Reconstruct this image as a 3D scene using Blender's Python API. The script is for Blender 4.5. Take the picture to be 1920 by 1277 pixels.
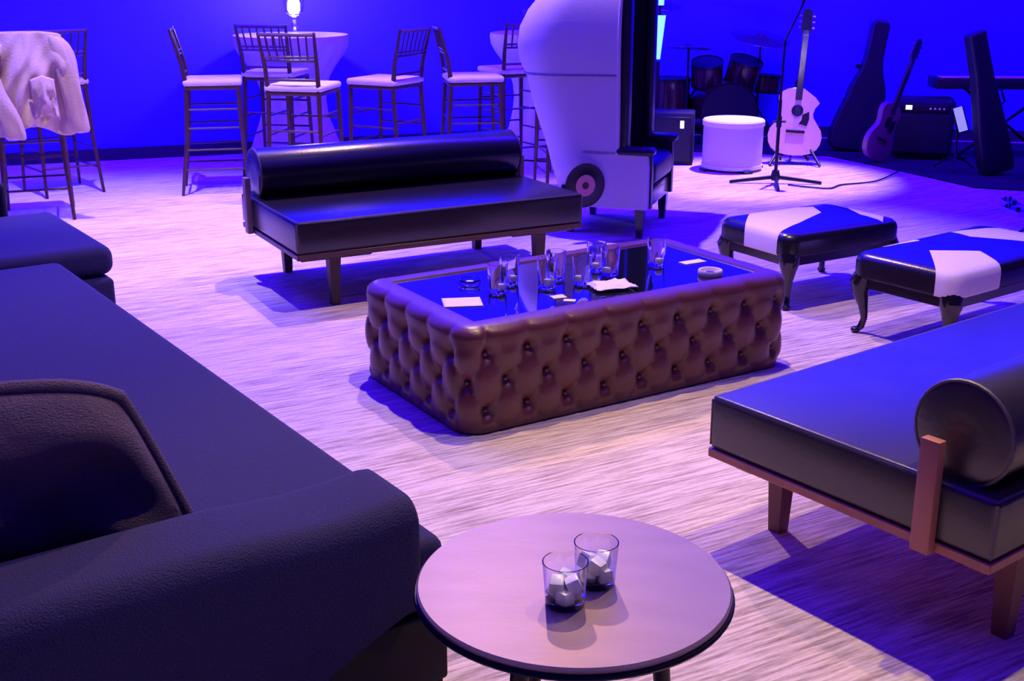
import bpy, bmesh, math, random
from mathutils import Vector, Matrix, noise
R = math.radians
PI = math.pi
random.seed(7)
for o in list(bpy.data.objects):
    bpy.data.objects.remove(o)
scene = bpy.context.scene
C = scene.collection

# ------------------------------------------------------------------ camera
cam_d = bpy.data.cameras.new('camera')
cam = bpy.data.objects.new('camera', cam_d); C.objects.link(cam)
cam_d.sensor_width = 36.0
cam_d.lens = 42.19
cam_d.clip_start = 0.05
cam.location = (0, 0, 1.6)
cam.rotation_euler = (R(90 - 17.594), 0, 0)
scene.camera = cam
scene.view_settings.view_transform = 'Standard'
scene.view_settings.look = 'None'
scene.view_settings.gamma = 1.0
scene.view_settings.exposure = 0.0
scene.view_settings.use_curve_mapping = False

# ------------------------------------------------------------------ world
w = bpy.data.worlds.new('world'); scene.world = w; w.use_nodes = True
bg = w.node_tree.nodes['Background']
bg.inputs[0].default_value = (0.05, 0.008, 1.0, 1)
bg.inputs[1].default_value = 0.16

# ------------------------------------------------------------------ lights
def spot(name, loc, aim, power, col, angle, blend=0.25, rad=0.04):
    l = bpy.data.lights.new(name, 'SPOT'); o = bpy.data.objects.new(name, l); C.objects.link(o)
    l.energy = power; l.color = col; l.spot_size = R(angle); l.spot_blend = blend; l.shadow_soft_size = rad
    o.location = loc
    o.rotation_euler = (Vector(aim) - Vector(loc)).to_track_quat('-Z', 'Y').to_euler()
    return o
def area(name, loc, aim, power, col, sx, sy):
    l = bpy.data.lights.new(name, 'AREA'); o = bpy.data.objects.new(name, l); C.objects.link(o)
    l.energy = power; l.color = col; l.shape = 'RECTANGLE'; l.size = sx; l.size_y = sy
    o.location = loc
    o.rotation_euler = (Vector(aim) - Vector(loc)).to_track_quat('-Z', 'Y').to_euler()
    return o
spot('ceiling_spot_back', (-0.3, 7.7, 4.9), (-0.3, 6.0, 0), 640, (1.0, 0.60, 0.40), 78, 0.35)
spot('ceiling_spot_middle', (0.5, 4.9, 5.0), (0.3, 3.8, 0), 540, (1.0, 0.66, 0.22), 66, 0.5)
spot('ceiling_spot_near', (1.6, 3.4, 4.9), (1.1, 2.0, 0), 400, (1.0, 0.76, 0.04), 62, 0.5)
spot('ceiling_spot_stage', (2.6, 9.9, 4.9), (1.9, 9.2, 0), 1700, (1.0, 0.60, 0.50), 26, 0.7)
spot('ceiling_spot_left', (-2.2, 6.9, 4.9), (-2.4, 7.2, 0), 820, (1.0, 0.74, 0.30), 54, 0.8)
area('wall_wash_left', (-2.6, 7.6, 4.9), (-3.6, 10.2, 1.2), 1500, (0.03, 0.001, 1.0), 6, 0.8)
area('wall_wash_right', (3.6, 8.6, 4.9), (3.6, 11.6, 1.2), 1300, (0.03, 0.0, 1.0), 7, 0.8)
area('blue_fill', (0, 3.0, 5.6), (0, 3.0, 0), 260, (0.05, 0.005, 1.0), 8, 6)  # added overhead fill for the blue ambience, not a real fixture

# ------------------------------------------------------------------ materials
M = {}
def mat(name, col, rough=0.6, metal=0.0, bump=0.0, bscale=60.0, var=0.0, vscale=8.0, spec=0.5,
        trans=0.0, emit=None, estr=0.0, coat=0.0, stretch=None, sheen=0.0):
    m = bpy.data.materials.new(name); m.use_nodes = True
    nt = m.node_tree; b = nt.nodes['Principled BSDF']
    b.inputs['Base Color'].default_value = (*col, 1)
    b.inputs['Roughness'].default_value = rough
    b.inputs['Metallic'].default_value = metal
    b.inputs['Specular IOR Level'].default_value = spec
    b.inputs['Transmission Weight'].default_value = trans
    b.inputs['Coat Weight'].default_value = coat
    b.inputs['Sheen Weight'].default_value = sheen
    if emit:
        b.inputs['Emission Color'].default_value = (*emit, 1)
        b.inputs['Emission Strength'].default_value = estr
    tc = nt.nodes.new('ShaderNodeTexCoord'); mp = nt.nodes.new('ShaderNodeMapping')
    nt.links.new(tc.outputs['Object'], mp.inputs[0])
    if stretch: mp.inputs['Scale'].default_value = stretch
    if var > 0:
        n = nt.nodes.new('ShaderNodeTexNoise'); n.inputs['Scale'].default_value = vscale
        n.inputs['Detail'].default_value = 4
        nt.links.new(mp.outputs[0], n.inputs['Vector'])
        mx = nt.nodes.new('ShaderNodeMix'); mx.data_type = 'RGBA'
        mx.inputs[6].default_value = (*[c * (1 - var) for c in col], 1)
        mx.inputs[7].default_value = (*[min(1, c * (1 + var)) for c in col], 1)
        nt.links.new(n.outputs[0], mx.inputs[0]); nt.links.new(mx.outputs[2], b.inputs['Base Color'])
    if bump > 0:
        n2 = nt.nodes.new('ShaderNodeTexNoise'); n2.inputs['Scale'].default_value = bscale
        n2.inputs['Detail'].default_value = 3
        nt.links.new(mp.outputs[0], n2.inputs['Vector'])
        bp = nt.nodes.new('ShaderNodeBump'); bp.inputs['Strength'].default_value = bump
        bp.inputs['Distance'].default_value = 0.01
        nt.links.new(n2.outputs[0], bp.inputs['Height']); nt.links.new(bp.outputs[0], b.inputs['Normal'])
    M[name] = m
    return m
mat('wall_paint', (0.07, 0.04, 0.80), 0.8, bump=0.05, bscale=30, var=0.06, vscale=1.2)
mat('baseboard', (0.03, 0.025, 0.03), 0.6)
mat('mahogany', (0.075, 0.022, 0.016), 0.35, var=0.4, vscale=20)
mat('cushion_white', (0.80, 0.70, 0.72), 0.8, bump=0.2, bscale=120)
mat('table_linen', (0.72, 0.64, 0.68), 0.85, bump=0.1, bscale=150)
mat('black_leather', (0.012, 0.009, 0.012), 0.27, bump=0.06, bscale=90, var=0.25, spec=0.7)
mat('charcoal_leather', (0.035, 0.028, 0.026), 0.30, bump=0.06, bscale=70, var=0.3, spec=0.8)
mat('cord_piping', (0.10, 0.08, 0.08), 0.4)
mat('walnut', (0.09, 0.045, 0.035), 0.45, var=0.35, vscale=14, stretch=(1, 1, 0.2))
mat('rose_wood', (0.46, 0.17, 0.10), 0.45, var=0.3, vscale=16, stretch=(1, 1, 0.15))
mat('walnut_lit', (0.26, 0.16, 0.13), 0.5, var=0.2, vscale=16, stretch=(1, 1, 0.15))  # walnut made paler: light on the bolster posts painted in
mat('rose_wood_dark', (0.20, 0.07, 0.045), 0.5, var=0.3, vscale=16, stretch=(1, 1, 0.15))  # rose_wood darkened for the legs, their shade put into the colour
mat('walnut_dark', (0.06, 0.03, 0.025), 0.5, var=0.3, vscale=16, stretch=(1, 1, 0.15))  # walnut darkened the same way, leg shade painted in
mat('brown_velvet', (0.115, 0.024, 0.026), 0.36, bump=0.10, bscale=60, var=0.3, spec=0.6, sheen=0.1)
mat('velvet_button', (0.10, 0.04, 0.03), 0.3, spec=0.7)
mat('mirror_black', (0.010, 0.010, 0.02), 0.06, spec=1.0, coat=1.0)
mat('navy_fabric', (0.024, 0.018, 0.085), 0.9, bump=0.5, bscale=240, var=0.2, vscale=60)
mat('grey_pillow', (0.10, 0.066, 0.11), 0.9, bump=0.6, bscale=160, var=0.3, vscale=70, stretch=(1, 1, 2.5))
mat('dark_base', (0.008, 0.007, 0.012), 0.8)
mat('zinc_top', (0.30, 0.20, 0.235), 0.42, metal=0.35, var=0.16, vscale=7, bump=0.03, bscale=40, stretch=(1, 3, 1))
mat('dark_metal', (0.03, 0.026, 0.03), 0.4, metal=0.7)
mat('chrome', (0.75, 0.75, 0.78), 0.18, metal=1.0)
mat('cream_shell', (0.62, 0.54, 0.60), 0.75, bump=0.12, bscale=120)
mat('seam', (0.25, 0.2, 0.25), 0.8)
mat('lining', (0.014, 0.012, 0.024), 0.4, bump=0.1, spec=0.5)
mat('black_lacquer', (0.012, 0.008, 0.012), 0.2, spec=0.7)
mat('white_hide', (0.86, 0.76, 0.78), 0.7, bump=0.2, bscale=200)
mat('vinyl', (0.008, 0.006, 0.010), 0.3, spec=0.6)
mat('pink_label', (0.75, 0.30, 0.30), 0.6)
mat('drum_head', (0.9, 0.86, 0.86), 0.6)
mat('drum_wrap', (0.66, 0.54, 0.62), 0.5)
mat('drum_red', (0.06, 0.006, 0.010), 0.3, coat=0.4)
mat('brass', (0.35, 0.25, 0.10), 0.3, metal=1.0)
mat('spruce', (0.92, 0.58, 0.34), 0.4, var=0.1, vscale=30, stretch=(6, 1, 0.4))
mat('dark_plastic', (0.008, 0.008, 0.012), 0.5)
mat('amp_cloth', (0.012, 0.012, 0.018), 0.8, bump=0.4, bscale=200)
mat('coat_cloth', (0.62, 0.46, 0.32), 0.9, bump=0.3, bscale=90, var=0.12, vscale=12)
mat('paper', (0.9, 0.87, 0.85), 0.7)
mat('yellow_paper', (0.85, 0.78, 0.35), 0.7)
mat('glass', (0.97, 0.96, 1.0), 0.02, trans=1.0)
mat('ice', (0.97, 0.97, 1.0), 0.3, trans=0.12)
mat('tray', (0.08, 0.06, 0.10), 0.2, metal=0.6)
mat('lamp_glow', (1, 0.9, 0.85), 0.5, emit=(1.0, 0.80, 0.85), estr=14)
mat('tube_glow', (0.6, 0.9, 1), 0.5, emit=(0.15, 0.55, 1.0), estr=1.6)
mat('led_white', (0.9, 0.9, 1), 0.5, emit=(0.8, 0.8, 1.0), estr=2.5)
mat('sheet_glow', (0.85, 0.85, 0.85), 0.7, emit=(0.7, 0.8, 0.9), estr=0.35)  # white paper with a faint glow added, though it is no lamp
mat('shade_black', (0.010, 0.008, 0.012), 0.95, bump=0.3, bscale=200)  # near-black that paints the shade on the stage floor
mat('dark_neck', (0.022, 0.010, 0.010), 0.4)
mat('guitar_pink', (0.30, 0.10, 0.13), 0.3, coat=0.5)

def carpet():
    m = bpy.data.materials.new('carpet'); m.use_nodes = True; nt = m.node_tree; b = nt.nodes['Principled BSDF']
    N = nt.nodes.new; Lk = nt.links.new
    tc = N('ShaderNodeTexCoord')
    rot = N('ShaderNodeMapping'); rot.inputs['Rotation'].default_value = (0, 0, R(-29)); Lk(tc.outputs['Object'], rot.inputs[0])
    def nz(sx, sy, detail=3, rough=0.6):
        mp = N('ShaderNodeMapping'); mp.inputs['Scale'].default_value = (sx, sy, 1); Lk(rot.outputs[0], mp.inputs[0])
        n = N('ShaderNodeTexNoise'); n.inputs['Scale'].default_value = 1; n.inputs['Detail'].default_value = detail
        n.inputs['Roughness'].default_value = rough; Lk(mp.outputs[0], n.inputs['Vector']); return n
    fine = nz(5.0, 78, 3); mid = nz(1.6, 15, 2); wide = nz(0.22, 2.0, 1); speck = nz(60, 90, 2)
    def ramp(n, lo, hi):
        r = N('ShaderNodeMapRange'); r.inputs[1].default_value = lo; r.inputs[2].default_value = hi; Lk(n.outputs[0], r.inputs[0]); return r
    rf = ramp(fine, 0.36, 0.62); rm = ramp(mid, 0.3, 0.7); rw = ramp(wide, 0.35, 0.65); rs = ramp(speck, 0.3, 0.7)
    def mth(op, a, bb, c=None):
        q = N('ShaderNodeMath'); q.operation = op
        for i, v in enumerate((a, bb)):
            if hasattr(v, 'outputs'): Lk(v.outputs[0], q.inputs[i])
            else: q.inputs[i].default_value = v
        return q
    s = mth('ADD', mth('MULTIPLY', rf, 0.50), mth('MULTIPLY', rm, 0.22))
    s = mth('ADD', s, mth('MULTIPLY', rw, 0.18)); s = mth('ADD', s, mth('MULTIPLY', rs, 0.10))
    cr = N('ShaderNodeValToRGB'); Lk(s.outputs[0], cr.inputs[0])
    e = cr.color_ramp.elements
    e[0].position = 0.10; e[0].color = (0.30, 0.21, 0.18, 1)
    e[1].position = 0.72; e[1].color = (0.84, 0.70, 0.60, 1)
    Lk(cr.outputs[0], b.inputs['Base Color']); b.inputs['Roughness'].default_value = 0.95
    bp = N('ShaderNodeBump'); bp.inputs['Strength'].default_value = 0.35; bp.inputs['Distance'].default_value = 0.008
    Lk(s.outputs[0], bp.inputs['Height']); Lk(bp.outputs[0], b.inputs['Normal'])
    M['carpet'] = m
carpet()

# ------------------------------------------------------------------ helpers
def obj(name, bm, m, parent=None, smooth=True):
    me = bpy.data.meshes.new(name)
    bmesh.ops.recalc_face_normals(bm, faces=bm.faces)
    if smooth:
        for f in bm.faces: f.smooth = True
        for e in bm.edges:
            if len(e.link_faces) == 2 and e.calc_face_angle(0) > R(38): e.smooth = False
    bm.to_mesh(me); bm.free()
    if isinstance(m, (list, tuple)):
        for q in m: me.materials.append(M[q])
    else: me.materials.append(M[m])
    o = bpy.data.objects.new(name, me); C.objects.link(o)
    if parent: o.parent = parent
    return o
def thing(name, label, cat, loc=(0, 0, 0), rz=0, group=None, rot=None):
    o = bpy.data.objects.new(name, None); C.objects.link(o)
    o.location = loc; o.rotation_euler = rot if rot else (0, 0, rz)
    o.empty_display_size = 0.1
    o['label'] = label; o['category'] = cat
    if group: o['group'] = group
    return o
def tag(o, label, cat, group=None):
    o['label'] = label; o['category'] = cat
    if group: o['group'] = group
    return o
def struct(name, bm, m, smooth=False):
    o = obj(name, bm, m, None, smooth); o['kind'] = 'structure'; return o
def dup(root, loc, rz, label, group=None):
    r = root.copy(); C.objects.link(r); r.location = loc; r.rotation_euler = (0, 0, rz); r['label'] = label
    if group: r['group'] = group
    for ch in list(root.children):
        c = ch.copy(); C.objects.link(c); c.parent = r
        for g in list(ch.children):
            d = g.copy(); C.objects.link(d); d.parent = c
    return r
def B(): return bmesh.new()
def box(bm, x0, x1, y0, y1, z0, z1, bev=0.0, seg=3, mtx=None):
    g = bmesh.ops.create_cube(bm, size=1.0)
    vs = g['verts']
    for v in vs:
        v.co = Vector(((x0 + x1) / 2 + v.co.x * (x1 - x0), (y0 + y1) / 2 + v.co.y * (y1 - y0), (z0 + z1) / 2 + v.co.z * (z1 - z0)))
    if bev > 0:
        es = list({e for v in vs for e in v.link_edges})
        r = bmesh.ops.bevel(bm, geom=es, offset=bev, segments=seg, profile=0.5, affect='EDGES', clamp_overlap=True)
        vs = list({v for f in r['faces'] for v in f.verts} | {v for v in vs if v.is_valid})
    if mtx is not None:
        for v in vs: v.co = mtx @ v.co
    return bm
def tube(bm, pts, r, n=8, cap=True):
    pts = [Vector(p) for p in pts]
    rs = r if isinstance(r, (list, tuple)) else [r] * len(pts)
    rings = []
    prev = None
    for i, p in enumerate(pts):
        d = (pts[min(i + 1, len(pts) - 1)] - pts[max(i - 1, 0)]).normalized()
        if prev is None:
            a = Vector((0, 0, 1)) if abs(d.z) < 0.9 else Vector((1, 0, 0))
            u = d.cross(a).normalized()
        else:
            u = (prev - d * prev.dot(d)).normalized()
        prev = u; v = d.cross(u)
        rings.append([bm.verts.new(p + (u * math.cos(2 * PI * k / n) + v * math.sin(2 * PI * k / n)) * rs[i]) for k in range(n)])
    for a, b in zip(rings, rings[1:]):
        for k in range(n): bm.faces.new((a[k], a[(k + 1) % n], b[(k + 1) % n], b[k]))
    if cap: bm.faces.new(rings[0]); bm.faces.new(list(reversed(rings[-1])))
    return bm
def lathe(bm, prof, n=32, c=(0, 0), close=True):
    rings = []
    for r, z in prof:
        if r < 1e-6: rings.append([bm.verts.new((c[0], c[1], z))])
        else: rings.append([bm.verts.new((c[0] + r * math.cos(2 * PI * k / n), c[1] + r * math.sin(2 * PI * k / n), z)) for k in range(n)])
    for a, b in zip(rings, rings[1:]):
        for k in range(n):
            k2 = (k + 1) % n
            if len(a) == 1 and len(b) == 1: continue
            if len(a) == 1: bm.faces.new((a[0], b[k2], b[k]))
            elif len(b) == 1: bm.faces.new((a[k], a[k2], b[0]))
            else: bm.faces.new((a[k], a[k2], b[k2], b[k]))
    if close:
        if len(rings[0]) > 1: bm.faces.new(rings[0])
        if len(rings[-1]) > 1: bm.faces.new(list(reversed(rings[-1])))
    return bm
def prism(bm, poly, t0, t1, plane='xz'):
    def P(a, b, t): return (a, t, b) if plane == 'xz' else ((a, b, t) if plane == 'xy' else (t, a, b))
    A = [bm.verts.new(P(a, b, t0)) for a, b in poly]; Bv = [bm.verts.new(P(a, b, t1)) for a, b in poly]
    n = len(poly)
    for k in range(n): bm.faces.new((A[k], A[(k + 1) % n], Bv[(k + 1) % n], Bv[k]))
    bm.faces.new(A); bm.faces.new(list(reversed(Bv)))
    return bm
def loft(bm, rings, closed=True, caps=True):
    V = [[bm.verts.new(p) for p in r] for r in rings]
    n = len(V[0])
    for a, b in zip(V, V[1:]):
        for k in range(n if closed else n - 1): bm.faces.new((a[k], a[(k + 1) % n], b[(k + 1) % n], b[k]))
    if caps and closed: bm.faces.new(V[0]); bm.faces.new(list(reversed(V[-1])))
    return bm
def soften(o, width=0.008, seg=2):
    m = o.modifiers.new('bevel', 'BEVEL'); m.width = width; m.segments = seg; m.limit_method = 'ANGLE'; m.angle_limit = R(40)
    return o
def subd(o, n=1):
    m = o.modifiers.new('sub', 'SUBSURF'); m.levels = n; m.render_levels = n; return o

# ------------------------------------------------------------------ the setting
bm = B(); box(bm, -9, 11, -3, 17, -0.12, 0.0); struct('floor', bm, 'carpet')
# back wall runs from the left to a corner behind the hooded chair, then turns to the right
W0 = Vector((-9.0, 8.03, 0)); W1 = Vector((1.3, 11.72, 0)); W2 = Vector((11, 10.0, 0))
def wall(name, a, b, h, t, z0=0.0, m='wall_paint'):
    d = (b - a).normalized(); n = Vector((-d.y, d.x, 0))
    if n.y < 0: n = -n
    bm = B()
    q = [a, b, b + n * t, a + n * t]
    lo = [bm.verts.new((p.x, p.y, z0)) for p in q]; hi = [bm.verts.new((p.x, p.y, h)) for p in q]
    for k in range(4): bm.faces.new((lo[k], lo[(k + 1) % 4], hi[(k + 1) % 4], hi[k]))
    bm.faces.new(lo); bm.faces.new(hi)
    return struct(name, bm, m)
wall('wall_back', W0, W1, 6.0, 0.15)
wall('wall_right', W1, W2, 6.0, 0.15)
n1 = Vector((0.337, -0.941, 0)) * 0.02; n2 = Vector((-0.175, -0.985, 0)) * 0.02
wall('baseboard_back', W0 + n1, W1 + n1, 0.10, 0.019, 0.0, 'baseboard')
wall('baseboard_right', W1 + n2, W2 + n2, 0.10, 0.019, 0.0, 'baseboard')

# black sheet standing in for the unlit floor under the band's gear
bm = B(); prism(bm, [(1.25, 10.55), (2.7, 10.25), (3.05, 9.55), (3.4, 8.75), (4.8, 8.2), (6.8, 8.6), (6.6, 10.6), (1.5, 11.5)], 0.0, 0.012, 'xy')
tag(obj('stage_shade', bm, 'shade_black', None, False), 'black sheet painting the shade on the floor under the band equipment by the blue wall', 'shade patch')

# ------------------------------------------------------------------ daybeds
def daybed(label, loc, rz, Ln, post_mat, leather='black_leather'):
    t = thing('daybed', label, 'daybed', loc, rz, None)
    D = 0.88; zb, zt = 0.285, 0.44
    bm = B(); box(bm, 0, Ln, 0, D, zb, zt, 0.018, 3)
    mt = obj('mattress', bm, leather, t)
    for z in (zt - 0.006, zb + 0.008):
        c = 0.010; bm = B()
        tube(bm, [(c, c, z), (Ln - c, c, z), (Ln - c, D - c, z), (c, D - c, z), (c, c, z)], 0.0055, 6)
        obj('piping', bm, 'cord_piping', mt)
    for x, y in ((0.006, 0.006), (Ln - 0.006, 0.006), (0.006, D - 0.006), (Ln - 0.006, D - 0.006)):
        bm = B(); tube(bm, [(x, y, zb + 0.01), (x, y, zt - 0.01)], 0.0045, 6); obj('corner_piping', bm, 'cord_piping', mt)
    # bolster with a slightly flat belly
    bm = B(); rb = 0.128; n = 36; yc = 0.75; zc = zt + rb - 0.012
    def ring(x, s):
        out = []
        for k in range(n):
            a = 2 * PI * k / n; out.append((x, yc + rb * s * math.cos(a), zc + max(-rb * s * 1.0, rb * s * math.sin(a)) * (0.97 if math.sin(a) < 0 else 1.0)))
        return out
    x0, x1 = 0.035, Ln - 0.02
    loft(bm, [ring(x0 + 0.004, 0.3), ring(x0, 0.90), ring(x0 + 0.004, 0.97), ring(x0 + 0.02, 1.0), ring(x1 - 0.02, 1.0), ring(x1 - 0.004, 0.97), ring(x1, 0.9), ring(x1 - 0.004, 0.3)])
    bo = obj('bolster', bm, leather, t)
    for x in (x0 + 0.006, x1 - 0.006):
        bm = B(); tube(bm, [(x, yc + rb * 0.985 * math.cos(a), zc + rb * 0.985 * math.sin(a)) for a in [2 * PI * k / 32 for k in range(33)]], 0.005, 6)
        obj('piping', bm, 'cord_piping', bo)
    bm = B(); box(bm, 0.0, Ln, 0.0, D, zb - 0.028, zb - 0.001, 0.003, 1)
    obj('frame', bm, post_mat, t)
    for x in (0.0, Ln):
        s = -1 if x == 0 else 1
        bm = B(); xa, xb = sorted((x + s * 0.001, x + s * 0.03))
        box(bm, xa, xb, 0.685, 0.737, zb - 0.028, zt + 0.105, 0.004, 2)
        obj('bolster_post', bm, 'walnut_lit' if post_mat == 'walnut' else post_mat, t)
    for x in (0.21, Ln - 0.21):
        for y in (0.10, D - 0.06):
            bm = B()
            w0, w1 = 0.020, 0.029
            loft(bm, [[(x - a, y - a, z), (x + a, y - a, z), (x + a, y + a, z), (x - a, y + a, z)] for a, z in ((w0, 0.0), (w1, zb - 0.05))])
            obj('leg', bm, post_mat + '_dark', t, False)
    for y in (0.10, D - 0.06):
        for x in (0.21, Ln - 0.21):
            bm = B(); box(bm, x - 0.17, x + 0.19, y - 0.03, y + 0.03, zb - 0.052, zb - 0.029, 0.003, 1)
            obj('leg_bracket', bm, post_mat, t)
    return t
daybed('long black leather daybed with bolster, in front of the high stools', (-1.0, 5.45, 0), R(28.5), 1.56, 'walnut')
# the near one has its bolster towards the camera: mirrored
t = daybed('dark leather daybed with reddish wood post, lower right in front of the white-patched benches', (0.555, 3.15, 0), R(37.5), 1.72, 'rose_wood', 'charcoal_leather')
t.scale = (1, -1, 1)

# ------------------------------------------------------------------ tufted ottoman table
def ottoman():
    t = thing('ottoman_table', 'brown tufted leather ottoman coffee table with glossy inset top', 'coffee table', (-0.165, 3.885, 0), R(32))
    Lx, Ly, h, rc = 1.545, 0.85, 0.40, 0.10
    # perimeter path (rounded rectangle)
    per = []
    def arc(cx, cy, a0):
        for k in range(1, 12): a = R(a0 + 90 * k / 12); per.append((cx + rc * math.cos(a), cy + rc * math.sin(a), math.cos(a), math.sin(a)))
    def seg(p, q, nx, ny, n):
        for k in range(n + 1): u = k / n; per.append((p[0] + (q[0] - p[0]) * u, p[1] + (q[1] - p[1]) * u, nx, ny))
    seg((rc, 0), (Lx - rc, 0), 0, -1, 130); arc(Lx - rc, rc, -90)
    seg((Lx, rc), (Lx, Ly - rc), 1, 0, 64); arc(Lx - rc, Ly - rc, 0)
    seg((Lx - rc, Ly), (rc, Ly), 0, 1, 130); arc(rc, Ly - rc, 90)
    seg((0, Ly - rc), (0, rc), -1, 0, 64); arc(rc, rc, 180)
    S = [0]
    for a, b in zip(per, per[1:]): S.append(S[-1] + math.hypot(a[0] - b[0], a[1] - b[1]))
    tot = S[-1] + math.hypot(per[0][0] - per[-1][0], per[0][1] - per[-1][1])
    nc = 27; du = tot / nc; dz = 0.105; z1 = 0.085
    def disp(s, z):
        u = s / du; v = (z - z1) / (2 * dz) * 1.0
        a, b = u + v, u - v
        fa, fb = abs(math.sin(PI * a)), abs(math.sin(PI * b))
        if z > z1 + 2 * dz:            # straight pleats above the top row
            p = abs(math.sin(PI * (u + 1.0))) ** 0.5
            k = min(1, (z - z1 - 2 * dz) / 0.03)
            q = (fa * fb) ** 0.55
            hgt = 0.020 * (q * (1 - k) + p * k * 0.8)
        else:
            hgt = 0.020 * (fa * fb) ** 0.55
        # deep dimple at the buttons
        i = round(a); j = round(b); uu, vv = (i + j) / 2, (i - j) / 2
        d = math.hypot((u - uu) * du, (v - vv) * 2 * dz)
        if z1 - 0.02 < z1 + vv * 2 * dz < z1 + 2 * dz + 0.02: hgt -= 0.028 * math.exp(-(d / 0.026) ** 2)
        return hgt
    bm = B(); rings = []
    zs = [0.008 + (h - 0.045 - 0.008) * k / 44 for k in range(45)]
    for z in zs:
        ring = []
        for (x, y, nx, ny), s in zip(per, S):
            d = disp(s, z)
            if z < 0.05: d *= z / 0.05
            ring.append((x + nx * (d - 0.012), y + ny * (d - 0.012), z))
        rings.append(ring)
    for k in range(1, 11):                                  # rolled top edge
        a = PI / 2 * k / 10; off = -0.045 * (1 - math.cos(a)); z = zs[-1] + 0.040 * math.sin(a)
        rings.append([(x + nx * (disp(s, zs[-1]) * math.cos(a) - 0.012 + off), y + ny * (disp(s, zs[-1]) * math.cos(a) - 0.012 + off), z) for (x, y, nx, ny), s in zip(per, S)])
    for off, z in ((-0.07, h - 0.003), (-0.10, h - 0.006), (-0.106, h - 0.012), (-0.108, h - 0.06)):
        rr = []
        for (x, y, nx, ny) in per:
            cx, cy = min(max(x, 0.16), Lx - 0.16), min(max(y, 0.16), Ly - 0.16)
            rr.append((x + nx * off, y + ny * off, z))
        rings.append(rr)
    loft(bm, rings)
    body = obj('tufted_body', bm, 'brown_velvet', t)
    i = 0
    for row in range(3):
        z = z1 + row * dz
        for c in range(nc):
            s = (c + (0.5 if row == 1 else 0)) * du
            s %= tot
            k = min(range(len(S)), key=lambda q: abs(S[q] - s))
            x, y, nx, ny = per[k]
            bm = B(); bmesh.ops.create_icosphere(bm, subdivisions=2, radius=0.0105)
            for v in bm.verts: v.co = Vector((v.co.x, v.co.y, v.co.z))
            o = obj('button', bm, 'velvet_button', body)
            o.location = (x + nx * -0.030, y + ny * -0.030, z)
    bm = B(); box(bm, 0.07, Lx - 0.07, 0.07, Ly - 0.07, h - 0.05, h - 0.0125, 0.003, 1)
    obj('mirror_top', bm, 'mirror_black', t)
    bm = B(); box(bm, 0.06, Lx - 0.06, 0.06, Ly - 0.06, 0.0, 0.03)
    obj('plinth', bm, 'dark_base', t)
    return t
ottoman()
OT = 0.3885

# ------------------------------------------------------------------ glasses and bits
def tumbler_proto(name, label, r=0.036, h=0.085, group=None, cubes=3):
    t = thing(name, label, 'glass', (0, 0, 0), 0, group)
    bm = B(); w_ = 0.0022
    lathe(bm, [(0, 0), (r * 0.80, 0), (r * 0.86, 0.004), (r, h - 0.001), (r - w_ * 0.5, h), (r - w_, h - 0.001), (r * 0.84 - w_, 0.014), (r * 0.5, 0.011), (0, 0.011)], 28, close=False)
    g = obj('bowl', bm, 'glass', t)
    for k in range(cubes):
        bm = B(); s = r * 0.38
        a = 2 * PI * k / max(cubes, 1) + 0.5
        mt = Matrix.Translation((r * 0.40 * math.cos(a), r * 0.40 * math.sin(a), 0.010 + s * 0.9 + (0.022 if k % 2 else 0))) @ Matrix.Rotation(k * 0.9 + 0.3, 4, 'Z') @ Matrix.Rotation(0.4 * k, 4, 'X')
        box(bm, -s / 1.3, s / 1.3, -s / 1.3, s / 1.3, -s / 1.3, s / 1.3, 0.003, 2, mt)
        obj('ice_cube', bm, 'ice', t)
    return t
RT = 0.462
g0 = tumbler_proto('tumbler', 'front glass tumbler with ice on the round metal table', 0.043, 0.088, 'tumblers on the round table', 6)
g0.location = (0.098, 1.975, RT)
dup(g0, (0.160, 2.052, RT), 1.1, 'rear glass tumbler with ice on the round metal table')
g1 = tumbler_proto('drinking_glass', 'clear drinking glass on ottoman top, nearest of the cluster of empties', 0.040, 0.115, 'empty glasses on the ottoman top', 1)
g1.location = (-0.055, 4.43, OT)
gl = [((-0.01, 4.56), 'tall clear glass just behind the leftmost glass on the ottoman top'),
      ((0.135, 4.50), 'clear glass in the middle of the ottoman top, behind the yellow paper'),
      ((0.175, 4.63), 'clear glass at the back edge of ottoman top, beside the middle glass'),
      ((0.275, 4.56), 'clear glass between the middle glass and the white crumpled napkin'),
      ((0.395, 4.70), 'bright-rimmed clear glass behind the crumpled white napkin'),
      ((0.345, 4.78), 'clear glass furthest back in the cluster on the ottoman top'),
      ((0.60, 4.86), 'clear glass standing alone at the right of the ottoman cluster')]
for k, ((x, y), lb) in enumerate(gl): dup(g1, (x, y, OT), k * 0.8, lb)
# glass ashtray rings
def ring_dish(name, label, loc, r, m, cat, inner=None):
    t = thing(name, label, cat, loc)
    bm = B(); lathe(bm, [(0, 0), (r, 0), (r * 1.04, 0.004), (r * 1.04, 0.018), (r * 0.98, 0.022), (r * 0.86, 0.020), (r * 0.74, 0.007), (0, 0.006)], 28, close=False)
    obj('dish', bm, m, t)
    if inner:
        bm = B(); lathe(bm, [(0, 0.0062), (r * 0.4, 0.0062), (r * 0.42, 0.009), (r * 0.38, 0.012), (0, 0.013)], 20, close=False)
        obj('candle' if cat == 'candle holder' else 'centre', bm, inner, t)
    return t
ring_dish('ashtray', 'small clear glass ashtray behind the white card on the ottoman', (-0.165, 4.55, OT), 0.042, 'glass', 'ashtray', 'paper')
ring_dish('coaster_dish', 'white round dish with reddish centre at right end of ottoman top', (0.80, 4.70, OT), 0.048, 'cushion_white', 'dish', 'drum_red')
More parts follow.
